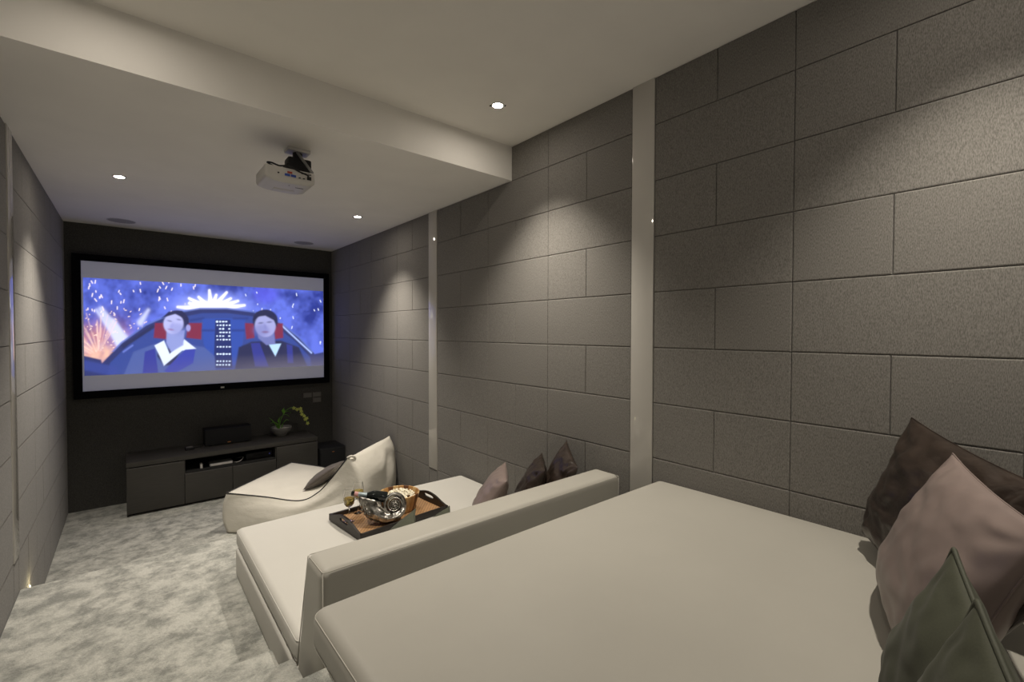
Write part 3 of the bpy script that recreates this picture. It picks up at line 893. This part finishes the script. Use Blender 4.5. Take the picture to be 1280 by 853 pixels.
# backrest: vertical rear face, sloped front face
def slope(P):
    k = (1.163 - P.z) / (1.163 - Z1)
    fy = (P.y - 1.69) / (1.885 - 1.69)
    return Vector((P.x, P.y + 0.225 * k * max(0, min(1, fy)), P.z))
bk = softbox('backrest', 0.524, 2.300, 1.69, 1.885, Z1, 1.160, 0.036, M['leather'], t, crown=0.006, fn=slope, n=12); loc_in(bk, B1)
for sx in (0.5255, 2.2985):
    for (ya, za, yb_, zb) in ((1.700, 0.45, 1.700, 1.148), (2.095, 0.45, 1.878, 1.148)):
        o = tube('piping', [(sx + (0.006 if sx < 1 else -0.006), ya, za), (sx + (0.006 if sx < 1 else -0.006), yb_, zb)], 0.002, M['leather_pipe'], bk, False, 8); loc_in(o, B1)
o = tube('piping', rrect(0.531, 2.293, 1.6965, 1.8785, 1.1515, 0.014), 0.0016, M['leather_pipe'], bk, True, 8); loc_in(o, B1)

B2 = (1.38, 0.6, Z2)
t = thing('daybed', 'rear cream leatherette daybed with a broad thick mattress on the highest level', 'daybed', B2)
o = softbox('base', 0.462, 2.335, -0.42, 1.395, Z2, 1.058, 0.018, M['leather'], t); loc_in(o, B2)
o = softbox('base_rim', 0.452, 2.337, -0.415, 1.405, 0.985, 1.052, 0.012, M['leather'], t); loc_in(o, B2)
mt = softbox('mattress', 0.415, 2.340, -0.21, 1.455, 1.060, 1.188, 0.042, M['leather'], t, crown=0.032, n=26); loc_in(mt, B2)
o = tube('piping', rrect(0.4195, 2.336, -0.205, 1.4505, 1.170, 0.042), 0.0016, M['leather_pipe'], mt, True, 8); loc_in(o, B2)
o = tube('piping', rrect(0.4195, 2.336, -0.205, 1.4505, 1.078, 0.042), 0.0016, M['leather_pipe'], mt, True, 8); loc_in(o, B2)
o = softbox('backrest', 0.462, 2.335, -0.42, -0.215, 1.06, 1.66, 0.04, M['leather'], t, crown=0.005); loc_in(o, B2)

# ---------------------------------------------------------------- cushions
def cushion(name, label, Pb, Pt, hdir, wd, thick, m, seam_m, seam_r, group, wr=0.006, seed=0, N=40, sag=0.12, ht=None):
    """Pb / Pt: bottom and top corner of the edge facing the camera, hdir: direction of the far side"""
    Pb, Pt = Vector(Pb), Vector(Pt)
    bvec = Pt - Pb
    h_ = ht or bvec.length
    bvec = bvec.normalized()
    a = Vector(hdir)
    a = (a - bvec * a.dot(bvec)).normalized()
    nrm = a.cross(bvec).normalized()
    cen = Pb + a * wd / 2 + bvec * h_ / 2
    g = [math.sin(PI / 2 * (-1 + 2 * i / N)) * 0.35 + (-1 + 2 * i / N) * 0.65 for i in range(N + 1)]
    V, F = [], []
    idx = {}
    def pt(u, v, s):
        px_ = wd / 2 * u * (1 - 0.055 * (1 - v * v) * abs(u) ** 1.5)
        py_ = h_ / 2 * v * (1 - 0.055 * (1 - u * u) * abs(v) ** 1.5)
        e = max(0, (1 - abs(u) ** 2.3) * (1 - abs(v) ** 2.3))
        th = thick / 2 * e ** 0.55 * (1 - sag * v)
        wv = 0.0
        for (cu, cv) in ((-1, -1), (-1, 1), (1, -1), (1, 1)):
            du, dv = u - cu, v - cv
            r_ = math.hypot(du, dv)
            an = math.atan2(dv * cv, du * cu)
            wv += math.sin(an * 9 + noise.noise(Vector((r_ * 3 + seed, cu, cv + s))) * 4) * math.exp(-r_ * 1.7) * min(1, r_ * 3)
        wv += 1.1 * noise.noise(Vector((u * 1.7 + seed, v * 3.2, s * 3.0 + seed)))
        wv += 0.6 * noise.noise(Vector((u * 5 + v * 3 + seed, v * 5 - u * 2, s * 2.0)))
        th += wr * wv * min(1, e * 4)
        return Vector((px_, py_, s * max(th, 0.0)))
    for s in (1, -1):
        for i, u in enumerate(g):
            for j, v in enumerate(g):
                edge = i in (0, N) or j in (0, N)
                key = (i, j, 0 if edge else s)
                if key not in idx:
                    idx[key] = len(V)
                    V.append(pt(u, v, s))
    for s in (1, -1):
        for i in range(N):
            for j in range(N):
                q = []
                for (ii, jj) in ((i, j), (i + 1, j), (i + 1, j + 1), (i, j + 1)):
                    e = ii in (0, N) or jj in (0, N)
                    q.append(idx[(ii, jj, 0 if e else s)])
                F.append(q if s == 1 else q[::-1])
    o = mk(name, V, F, m)
    o.matrix_world = Matrix(((a.x, bvec.x, nrm.x, cen.x), (a.y, bvec.y, nrm.y, cen.y), (a.z, bvec.z, nrm.z, cen.z), (0, 0, 0, 1)))
    path = [pt(g[i], -1, 1) for i in range(N)] + [pt(1, g[j], 1) for j in range(N)] + [pt(g[N - i], 1, 1) for i in range(N)] + [pt(-1, g[N - j], 1) for j in range(N)]
    tube('piping' if seam_r > 0.003 else 'seam', path, seam_r, seam_m, o, True, 6)
    return tag(o, label, 'cushion', group)

G1 = 'cushions on the front daybed'
cushion('satin_cushion', 'pale mauve satin cushion leaning against brown cushions on the front daybed', (1.60, 2.27, 0.758), (1.765, 2.14, 1.12), (0.62, 0.78, 0), 0.42, 0.17, M['satin_mauve'], M['satin_mauve'], 0.0016, G1, 0.006, 1)
cushion('satin_cushion', 'dark brown satin cushion between the mauve cushion and another brown one', (1.84, 2.16, 0.758), (1.985, 2.03, 1.17), (0.66, 0.75, 0), 0.42, 0.15, M['satin_brown'], M['satin_brown'], 0.0016, G1, 0.012, 2)
cushion('satin_cushion', 'dark brown satin cushion nearest the fabric wall on the front daybed', (2.02, 2.07, 0.758), (2.115, 1.87, 1.20), (0.49, 0.87, 0), 0.36, 0.14, M['satin_brown'], M['satin_brown'], 0.0016, G1, 0.012, 3)
cushion('green_cushion', 'sage green cushion slumped behind the tray with only its tip showing', (0.92, 2.16, 0.762), (1.10, 2.06, 0.985), (0.45, 0.89, 0), 0.38, 0.12, M['sage'], M['sage_pipe'], 0.004, G1, 0.004, 4)
cushion('green_cushion', 'sage green cushion slumped between the tray and the mauve cushion', (1.16, 2.18, 0.762), (1.345, 2.09, 0.965), (0.53, 0.85, 0), 0.36, 0.12, M['sage'], M['sage_pipe'], 0.004, G1, 0.004, 5)

G2 = 'cushions on the rear daybed'
cushion('satin_cushion', 'large dark brown satin cushion against the panelled wall on the rear daybed', (2.24, 0.475, 1.235), (2.265, 0.335, 1.715), (-0.80, -0.60, 0), 0.62, 0.20, M['satin_brown'], M['satin_brown'], 0.002, G2, 0.014, 6, 60)
cushion('satin_cushion', 'large mauve satin cushion resting before the brown one on the rear daybed', (1.86, 0.350, 1.235), (1.90, 0.185, 1.672), (-0.934, -0.34, 0), 0.60, 0.17, M['satin_mauve'], M['satin_mauve'], 0.002, G2, 0.006, 7, 60)
cushion('satin_cushion', 'taupe satin cushion mostly hidden between mauve and green cushions', (1.74, 0.295, 1.235), (1.78, 0.12, 1.50), (-0.95, -0.30, 0), 0.42, 0.07, M['satin_taupe'], M['satin_taupe'], 0.002, G2, 0.004, 8, 40, ht=0.40)
cushion('green_cushion', 'sage green piped cushion leaning on the mauve cushion of the rear daybed', (1.37, 0.240, 1.235), (1.30, 0.122, 1.588), (-0.92, -0.39, 0), 0.46, 0.14, M['sage'], M['sage_pipe'], 0.0048, G2, 0.005, 9, 60)
cushion('green_cushion', 'sage green piped cushion lowest and foremost on the rear daybed', (1.115, 0.190, 1.235), (1.052, 0.070, 1.598), (-0.92, -0.39, 0), 0.46, 0.13, M['sage'], M['sage_pipe'], 0.0048, G2, 0.005, 10, 60)

# ---------------------------------------------------------------- beanbag lounger
def beanbag():
    nl, nw = 40, 20
    Lk = spline([(0.735, 5.345, 0.400), (1.037, 5.158, 0.345), (1.30, 4.90, 0.315), (1.445, 4.795, 0.385), (1.555, 4.675, 0.55), (1.655, 4.510, 0.775)], nl)
    Rk = spline([(1.535, 6.085, 0.400), (1.78, 5.82, 0.365), (1.97, 5.55, 0.345), (2.09, 5.38, 0.43), (2.20, 5.17, 0.62), (2.285, 4.905, 0.835)], nl)
    # rear curve from back-top down to the floor, then the floor back to the front
    Lb = spline([Lk[-1], (1.72, 4.41, 0.66), (1.75, 4.33, 0.45), (1.74, 4.31, 0.2), (1.70, 4.36, 0.025)], 16)
    Rb = spline([Rk[-1], (2.325, 4.86, 0.70), (2.335, 4.83, 0.45), (2.325, 4.84, 0.2), (2.29, 4.88, 0.025)], 16)
    Lf = spline([(1.70, 4.36, 0.025), (1.2, 4.86, 0.004), (0.735, 5.315, 0.01)], nl)
    Rf = spline([(2.29, 4.88, 0.025), (1.95, 5.5, 0.004), (1.52, 6.06, 0.01)], nl)
    Le = spline([(0.735, 5.315, 0.01), (0.705, 5.355, 0.12), (0.705, 5.365, 0.27), Lk[0]], 16)
    Re = spline([(1.52, 6.06, 0.01), (1.49, 6.10, 0.12), (1.49, 6.11, 0.27), Rk[0]], 16)
    L = Lk[:-1] + Lb[:-1] + Lf[:-1] + Le[:-1]
    R_ = Rk[:-1] + Rb[:-1] + Rf[:-1] + Re[:-1]
    kinds = ['top'] * nl + ['back'] * 16 + ['floor'] * nl + ['front'] * 16
    n = len(L)
    V, F = [], []
    fwd = Vector((-0.68, 0.73, 0))
    def bulge(i, s_):
        c = (1 - (2 * s_ - 1) ** 2)
        if kinds[i] == 'top':
            tt = i / nl
            amp = 0.055 * math.sin(PI * min(1, tt * 1.0)) ** 0.5
            d = Vector((0, 0, 1)) * (1 - 0.5 * tt) + fwd * (0.7 * max(0, tt - 0.55))
            cr = 0.016 * math.sin(s_ * 19 + tt * 4) * max(0, 1 - abs(tt - 0.62) * 4) * c
            return d * (amp * c) + d * cr
        if kinds[i] == 'back':
            tt = (i - nl) / 16
            fo = 0.020 * math.sin(tt * 17 + s_ * 6 + 3 * noise.noise(Vector((s_ * 3, tt * 3, 0.5)))) * math.sin(PI * tt) + 0.035 * noise.noise(Vector((s_ * 2.2, tt * 4.5, 4.1))) * math.sin(PI * tt)
            return -fwd * (0.075 * c * math.sin(PI * min(1, tt + 0.12)) + fo * c)
        if kinds[i] == 'front':
            tt = (i - nl - 16 - nl) / 16
            return fwd * (0.05 * c * math.sin(PI * tt))
        return Vector((0, 0, 0))
    for i in range(n):
        for j in range(nw + 1):
            s_ = j / nw
            V.append(L[i].lerp(R_[i], s_) + bulge(i, s_))
    for i in range(n):
        q = (i + 1) % n
        for j in range(nw):
            F.append([i * (nw + 1) + j, i * (nw + 1) + j + 1, q * (nw + 1) + j + 1, q * (nw + 1) + j])
    # side panels: Coons patches between seat edge, back edge, floor edge and front edge
    for side, (T_, B_, E_, G_) in enumerate(((Lk, Lf[::-1], Le[::-1], Lb), (Rk, Rf[::-1], Re[::-1], Rb))):
        out = (L[0] - R_[0]).normalized() * (1 if side == 0 else -1)
        out.z = 0
        col_off = 0 if side == 0 else nw
        ids = {}
        for a in range(nl + 1):
            for c in range(17):
                u, v = a / nl, c / 16
                if c == 0 and a < nl:
                    ids[a, c] = a * (nw + 1) + col_off
                    continue
                if a == nl and c < 16:
                    ids[a, c] = (nl + c) * (nw + 1) + col_off
                    continue
                if c == 16 and a > 0:
                    ids[a, c] = (nl + 16 + (nl - a)) * (nw + 1) + col_off
                    continue
                if a == 0 and c > 0:
                    ids[a, c] = (nl + 16 + nl + (16 - c)) * (nw + 1) + col_off
                    continue
                p = T_[a] * (1 - v) + B_[a] * v + E_[c] * (1 - u) + G_[c] * u
                p -= T_[0] * (1 - u) * (1 - v) + T_[-1] * u * (1 - v) + B_[0] * (1 - u) * v + B_[-1] * u * v
                pf_ = 0.045 * math.sin(PI * u) ** 0.7 * math.sin(PI * v) ** 1.1
                nz_ = noise.noise(Vector((u * 3.0 + side * 9, v * 6.0, 1.3)))
                fold = (0.012 + 0.045 * u * u) * nz_ * math.sin(PI * v) * math.sin(PI * min(1, u * 1.0))
                fold += 0.030 * math.sin(v * 22 + 5 * u + 3 * nz_) * max(0, u - 0.45) * math.sin(PI * u) * math.sin(PI * v)
                p = p + out * (pf_ + fold)
                p.z = max(p.z, 0.004)
                ids[a, c] = len(V)
                V.append(p)
        for a in range(nl):
            for c in range(16):
                F.append([ids[a, c], ids[a + 1, c], ids[a + 1, c + 1], ids[a, c + 1]])
    return V, F, Lk, Rk, Lb, Rb
V, F, Lk, Rk, Lb, Rb = beanbag()
BB = Vector((1.6, 5.1, 0.0))
t = thing('beanbag_lounger', 'cream beanbag lounger with dark piping on the low carpet beside the front daybed', 'beanbag', BB)
body = mk('body', [v - BB for v in V], [f_[::-1] for f_ in F], M['beanbag'], t)
bm = bmesh.new(); bm.from_mesh(body.data); bmesh.ops.recalc_face_normals(bm, faces=bm.faces[:]); bm.to_mesh(body.data); bm.free()
fr = [Rk[0].lerp(Lk[0], i / 16) for i in range(17)]
tube('piping', [p - BB + Vector((0, 0, 0.002)) for p in Lk], 0.0055, M['pipe_dark'], t, False, 8)
tube('piping', [p - BB + Vector((0, 0, 0.002)) for p in Rk], 0.0055, M['pipe_dark'], t, False, 8)
tube('piping', [p - BB + Vector((0, 0, 0.004)) for p in fr], 0.0055, M['pipe_dark'], t, False, 8)
hp = Lk[-1] - BB
tube('carry_handle', spline([hp, hp + Vector((0.03, -0.02, 0.015)), hp + Vector((0.07, -0.01, -0.005)), hp + Vector((0.075, 0.0, -0.05))], 12), [0.012] * 13, M['beanbag'], t, False, 8)
cushion('throw_pillow', 'small taupe satin pillow tucked in the seat of the beanbag lounger', (1.385, 5.06, 0.365), (1.64, 4.86, 0.60), (0.73, 0.68, 0), 0.40, 0.13, M['satin_taupe'], M['satin_taupe'], 0.0016, None, 0.004, 12)

# ---------------------------------------------------------------- serving tray and what stands on it
TZ = 0.748
TC = Vector((1.385, 2.965, TZ))
TR = math.radians(5)
def on_tray(x, y):
    return (TC.x + x * math.cos(TR) - y * math.sin(TR), TC.y + x * math.sin(TR) + y * math.cos(TR))
t = thing('serving_tray', 'dark wood tray with a woven bamboo floor on the front daybed', 'tray', TC, TR)
HX, HY = 0.335, 0.225
box('tray_floor', -HX + 0.01, HX - 0.01, -HY + 0.01, HY - 0.01, 0.002, 0.012, M['weave'], t)
box('tray_rim', -HX, HX, -HY, -HY + 0.014, 0.0, 0.042, M['wood_dark'], t, 0.003)
box('tray_rim', -HX, HX, HY - 0.014, HY, 0.0, 0.042, M['wood_dark'], t, 0.003)
for s in (-1, 1):
    V, F = [], []
    n = 36
    ys = [-HY + 2 * HY * i / n for i in range(n + 1)]
    def top(y):
        return 0.042 + 0.045 * max(0.0, math.cos(PI / 2 * min(1, abs(y) / (HY * 0.92)))) ** 1.3
    def hole(y):
        q = abs(y) / 0.062
        if q >= 1:
            return None
        e = 0.013 * (1 - q ** 4) ** 0.5
        return 0.056 - e, 0.056 + e
    xa, xb_ = sorted((s * HX, s * (HX - 0.014)))
    for i in range(n):
        y0, y1 = ys[i], ys[i + 1]
        h0, h1 = hole(y0), hole(y1)
        spans = [((0, top(y0)), (0, top(y1)))]
        if h0 or h1:
            a0 = h0 or (0.056, 0.056)
            a1 = h1 or (0.056, 0.056)
            spans = [((0, a0[0]), (0, a1[0])), ((a0[1], top(y0)), (a1[1], top(y1)))]
        for (l0, u0), (l1, u1) in spans:
            b0 = len(V)
            V += [(xa, y0, l0), (xa, y1, l1), (xa, y1, u1), (xa, y0, u0), (xb_, y0, l0), (xb_, y1, l1), (xb_, y1, u1), (xb_, y0, u0)]
            F += [[b0, b0 + 3, b0 + 2, b0 + 1], [b0 + 4, b0 + 5, b0 + 6, b0 + 7], [b0 + 3, b0 + 7, b0 + 6, b0 + 2], [b0, b0 + 1, b0 + 5, b0 + 4]]
    mk('handle_end', V, F, M['wood_dark'], t, smooth=False)

# wooden bowl of staves
bx, by = on_tray(0.095, 0.04)
t = thing('wooden_bowl', 'round bowl of light and dark wooden staves full of popcorn on the tray', 'bowl', (bx, by, TZ + 0.0125))
NS = 22
order = ['wood_b', 'wood_a', 'wood_c', 'wood_a', 'wood_b', 'wood_c', 'wood_a', 'wood_b', 'wood_b', 'wood_a', 'wood_c', 'wood_c', 'wood_a', 'wood_b', 'wood_c', 'wood_a', 'wood_b', 'wood_a', 'wood_c', 'wood_b', 'wood_a', 'wood_a']
prof = [(0.100, 0.010), (0.104, 0.0), (0.114, 0.0), (0.130, 0.05), (0.145, 0.112), (0.1455, 0.118), (0.141, 0.121), (0.136, 0.118), (0.122, 0.055), (0.106, 0.012), (0.100, 0.010)]
for k in range(NS):
    a0 = 2 * PI * k / NS + 0.004
    a1 = 2 * PI * (k + 1) / NS - 0.004
    lathe('stave', prof, M[order[k]], t, 4, None, 40, a0, a1)
lathe('bowl_floor', [(0.0001, 0.012), (0.106, 0.012), (0.106, 0.004), (0.0001, 0.004)], M['wood_a'], t, 32)
V, F = [], []
rp = random.Random(5)
ico = bmesh.new()
bmesh.ops.create_icosphere(ico, subdivisions=1, radius=1.0)
ico.verts.index_update()
iv = [v.co.copy() for v in ico.verts]
if_ = [[v.index for v in f_.verts] for f_ in ico.faces]
ico.free()
for k in range(230):
    a, rr = rp.uniform(0, 2 * PI), math.sqrt(rp.random())
    c = Vector((0.116 * rr * math.cos(a), 0.116 * rr * math.sin(a), 0.082 + 0.036 * (1 - rr * rr) + rp.uniform(-0.014, 0.010)))
    for q in range(4):
        d = Vector((rp.gauss(0, 1), rp.gauss(0, 1), rp.gauss(0, 1))).normalized() * 0.0065
        r_ = rp.uniform(0.0055, 0.0085)
        b0 = len(V)
        V += [c + d + p * r_ for p in iv]
        F += [[b0 + i for i in f_] for f_ in if_]
pc = mk('popcorn', V, F, M['popcorn'])
pc.location = (bx, by, TZ + 0.0125)
tag(pc, 'white popcorn heaped in the wooden bowl', 'popcorn', kind='stuff')

# wine glasses
def wine_glass(x, y, label, rz):
    t = thing('wine_glass', label, 'wine glass', (x, y, TZ + 0.0125), rz, 'wine glasses on the tray')
    prof = [(0.0001, 0.0), (0.033, 0.0), (0.034, 0.0015), (0.020, 0.004), (0.006, 0.009), (0.0036, 0.02), (0.0034, 0.085), (0.006, 0.096), (0.020, 0.104), (0.033, 0.122), (0.0385, 0.148), (0.037, 0.178), (0.0315, 0.215), (0.0305, 0.2155), (0.0298, 0.215), (0.0355, 0.178), (0.037, 0.148), (0.0315, 0.123), (0.019, 0.1065), (0.0001, 0.101)]
    lathe('glass', prof, M['glass'], t, 32)
    lathe('wine', [(0.0001, 0.1015), (0.018, 0.1072), (0.0308, 0.1235), (0.0362, 0.146), (0.036, 0.156), (0.0001, 0.156)], M['wine'], t, 28)
    return t
wine_glass(1.118, 3.02, 'white wine glass on the tray beside the bottle neck', 0.0)
wine_glass(1.222, 3.125, 'white wine glass on the tray behind the bottle towards the beanbag', 0.7)

# silver nautilus bottle holder
sx_, sy_ = 1.352, 2.825
SH = Vector((sx_, sy_, TZ + 0.0125))
er = Vector((0.90, -0.436, 0)).normalized() * 1.06      # plane of the spiral, tipped back a little
eu = Vector((0.436 * 0.31, 0.90 * 0.31, 0.95)).normalized() * 1.06
en = er.cross(eu).normalized() * 1.06
CZs = 0.112
def shell():
    V, F = [], []
    seg = 44
    steps = []
    def oi(tt):
        if tt <= 0:
            return 0.076 * 1.5 ** tt, 0.076 * 1.5 ** (tt - 1) * 1.04
        ks = [(0, 0.076, 0.0525), (0.25, 0.073, 0.047), (0.5, 0.095, 0.045), (0.62, 0.128, 0.040), (0.75, 0.205, 0.070), (0.80, 0.225, 0.085)]
        for (t0, a0, b0), (t1, a1, b1) in zip(ks[:-1], ks[1:]):
            if tt <= t1:
                k = (tt - t0) / (t1 - t0)
                return a0 + (a1 - a0) * k, b0 + (b1 - b0) * k
        return ks[-1][1:]
    tt = -6.5
    while tt <= 0.8001:
        steps.append(tt)
        tt += 0.0125
    # smooth the outer profile
    O = [oi(q) for q in steps]
    for _ in range(12):
        O = [O[0]] + [tuple((O[i - 1][k] + 2 * O[i][k] + O[i + 1][k]) / 4 for k in (0, 1)) for i in range(1, len(O) - 1)] + [O[-1]]
    for q, (ou, inn) in zip(steps, O):
        ph = PI / 2 - 2 * PI * q
        rc, rho = (ou + inn) / 2, (ou - inn) / 2
        rad = er * math.cos(ph) + eu * math.sin(ph)
        dep = min(0.062, rho * 1.35 + 0.012)
        lift = 0.030 * (1 - 1.5 ** min(q, 0))
        rib = 1 + (0.045 * math.sin(q * 2 * PI * 9) if q > 0 else 0.03 * math.sin(q * 2 * PI * 12))
        for k in range(seg):
            a = 2 * PI * k / seg
            rr = 1 + (0.045 if q > 0 else 0.03) * math.cos(9 * a)
            V.append(rad * (rc + rho * math.cos(a) * rib * rr) + en * (dep * math.sin(a) * rib * rr + lift))
    n = len(steps)
    for i in range(n - 1):
        for k in range(seg):
            q = (k + 1) % seg
            F.append([i * seg + k, i * seg + q, (i + 1) * seg + q, (i + 1) * seg + k])
    F.append([k for k in range(seg)])
    return V, F
V, F = shell()
zmin = min(v.z for v in V)
V = [v - Vector((0, 0, zmin)) for v in V]
t = thing('shell_bottle_holder', 'antique silver nautilus shell bottle holder with a spiral face on the tray', 'bottle holder', SH)
so = mk('shell', V, F, M['silver'], t)
md = so.modifiers.new('thickness', 'SOLIDIFY')
md.thickness = 0.004
md.offset = -1
off = 0.0
up0 = Vector((0, 0, -zmin))
for k in range(14):
    a = math.radians(176 + (k % 7) * 8)
    r_ = 0.205 - 0.012 * (k % 7) + (0 if k < 7 else -0.03)
    dn = 0.025 if k < 7 else 0.05
    p = (er * math.cos(a) + eu * math.sin(a)) * r_ + en * dn + up0
    bmx = bmesh.new()
    bmesh.ops.create_icosphere(bmx, subdivisions=2, radius=0.0085)
    bmx.verts.index_update()
    mk('knob', [v.co + p for v in bmx.verts], [[v.index for v in f_.verts] for f_ in bmx.faces], M['silver'], t)
    bmx.free()
# bottle cradled in the shell mouth
p0 = SH + er * (-0.045) + eu * 0.048 + up0
p1 = SH + er * (-0.262) + eu * 0.090 + up0
ax = (p1 - p0).normalized()
Lb_ = (p1 - p0).length
t = thing('wine_bottle', 'dark wine bottle lying in the silver shell with a pink and blue foil neck', 'bottle', p0)
q_ = ax.to_track_quat('Z', 'Y')
t.rotation_mode = 'QUATERNION'
t.rotation_quaternion = q_
lathe('bottle', [(0.0001, 0.0), (0.030, 0.0), (0.036, 0.006), (0.036, 0.075), (0.033, 0.095), (0.020, 0.125), (0.0145, 0.14), (0.0135, Lb_ - 0.01)], M['bottle'], t, 28)
lathe('foil', [(0.0185, 0.132), (0.0152, 0.142), (0.0148, Lb_ - 0.045)], M['foil'], t, 24)
lathe('foil_band', [(0.0150, Lb_ - 0.046), (0.0150, Lb_ - 0.020)], M['pinkfoil'], t, 24)
lathe('foil_cap', [(0.0150, Lb_ - 0.021), (0.0152, Lb_ - 0.002), (0.013, Lb_), (0.0001, Lb_)], M['bottle'], t, 24)
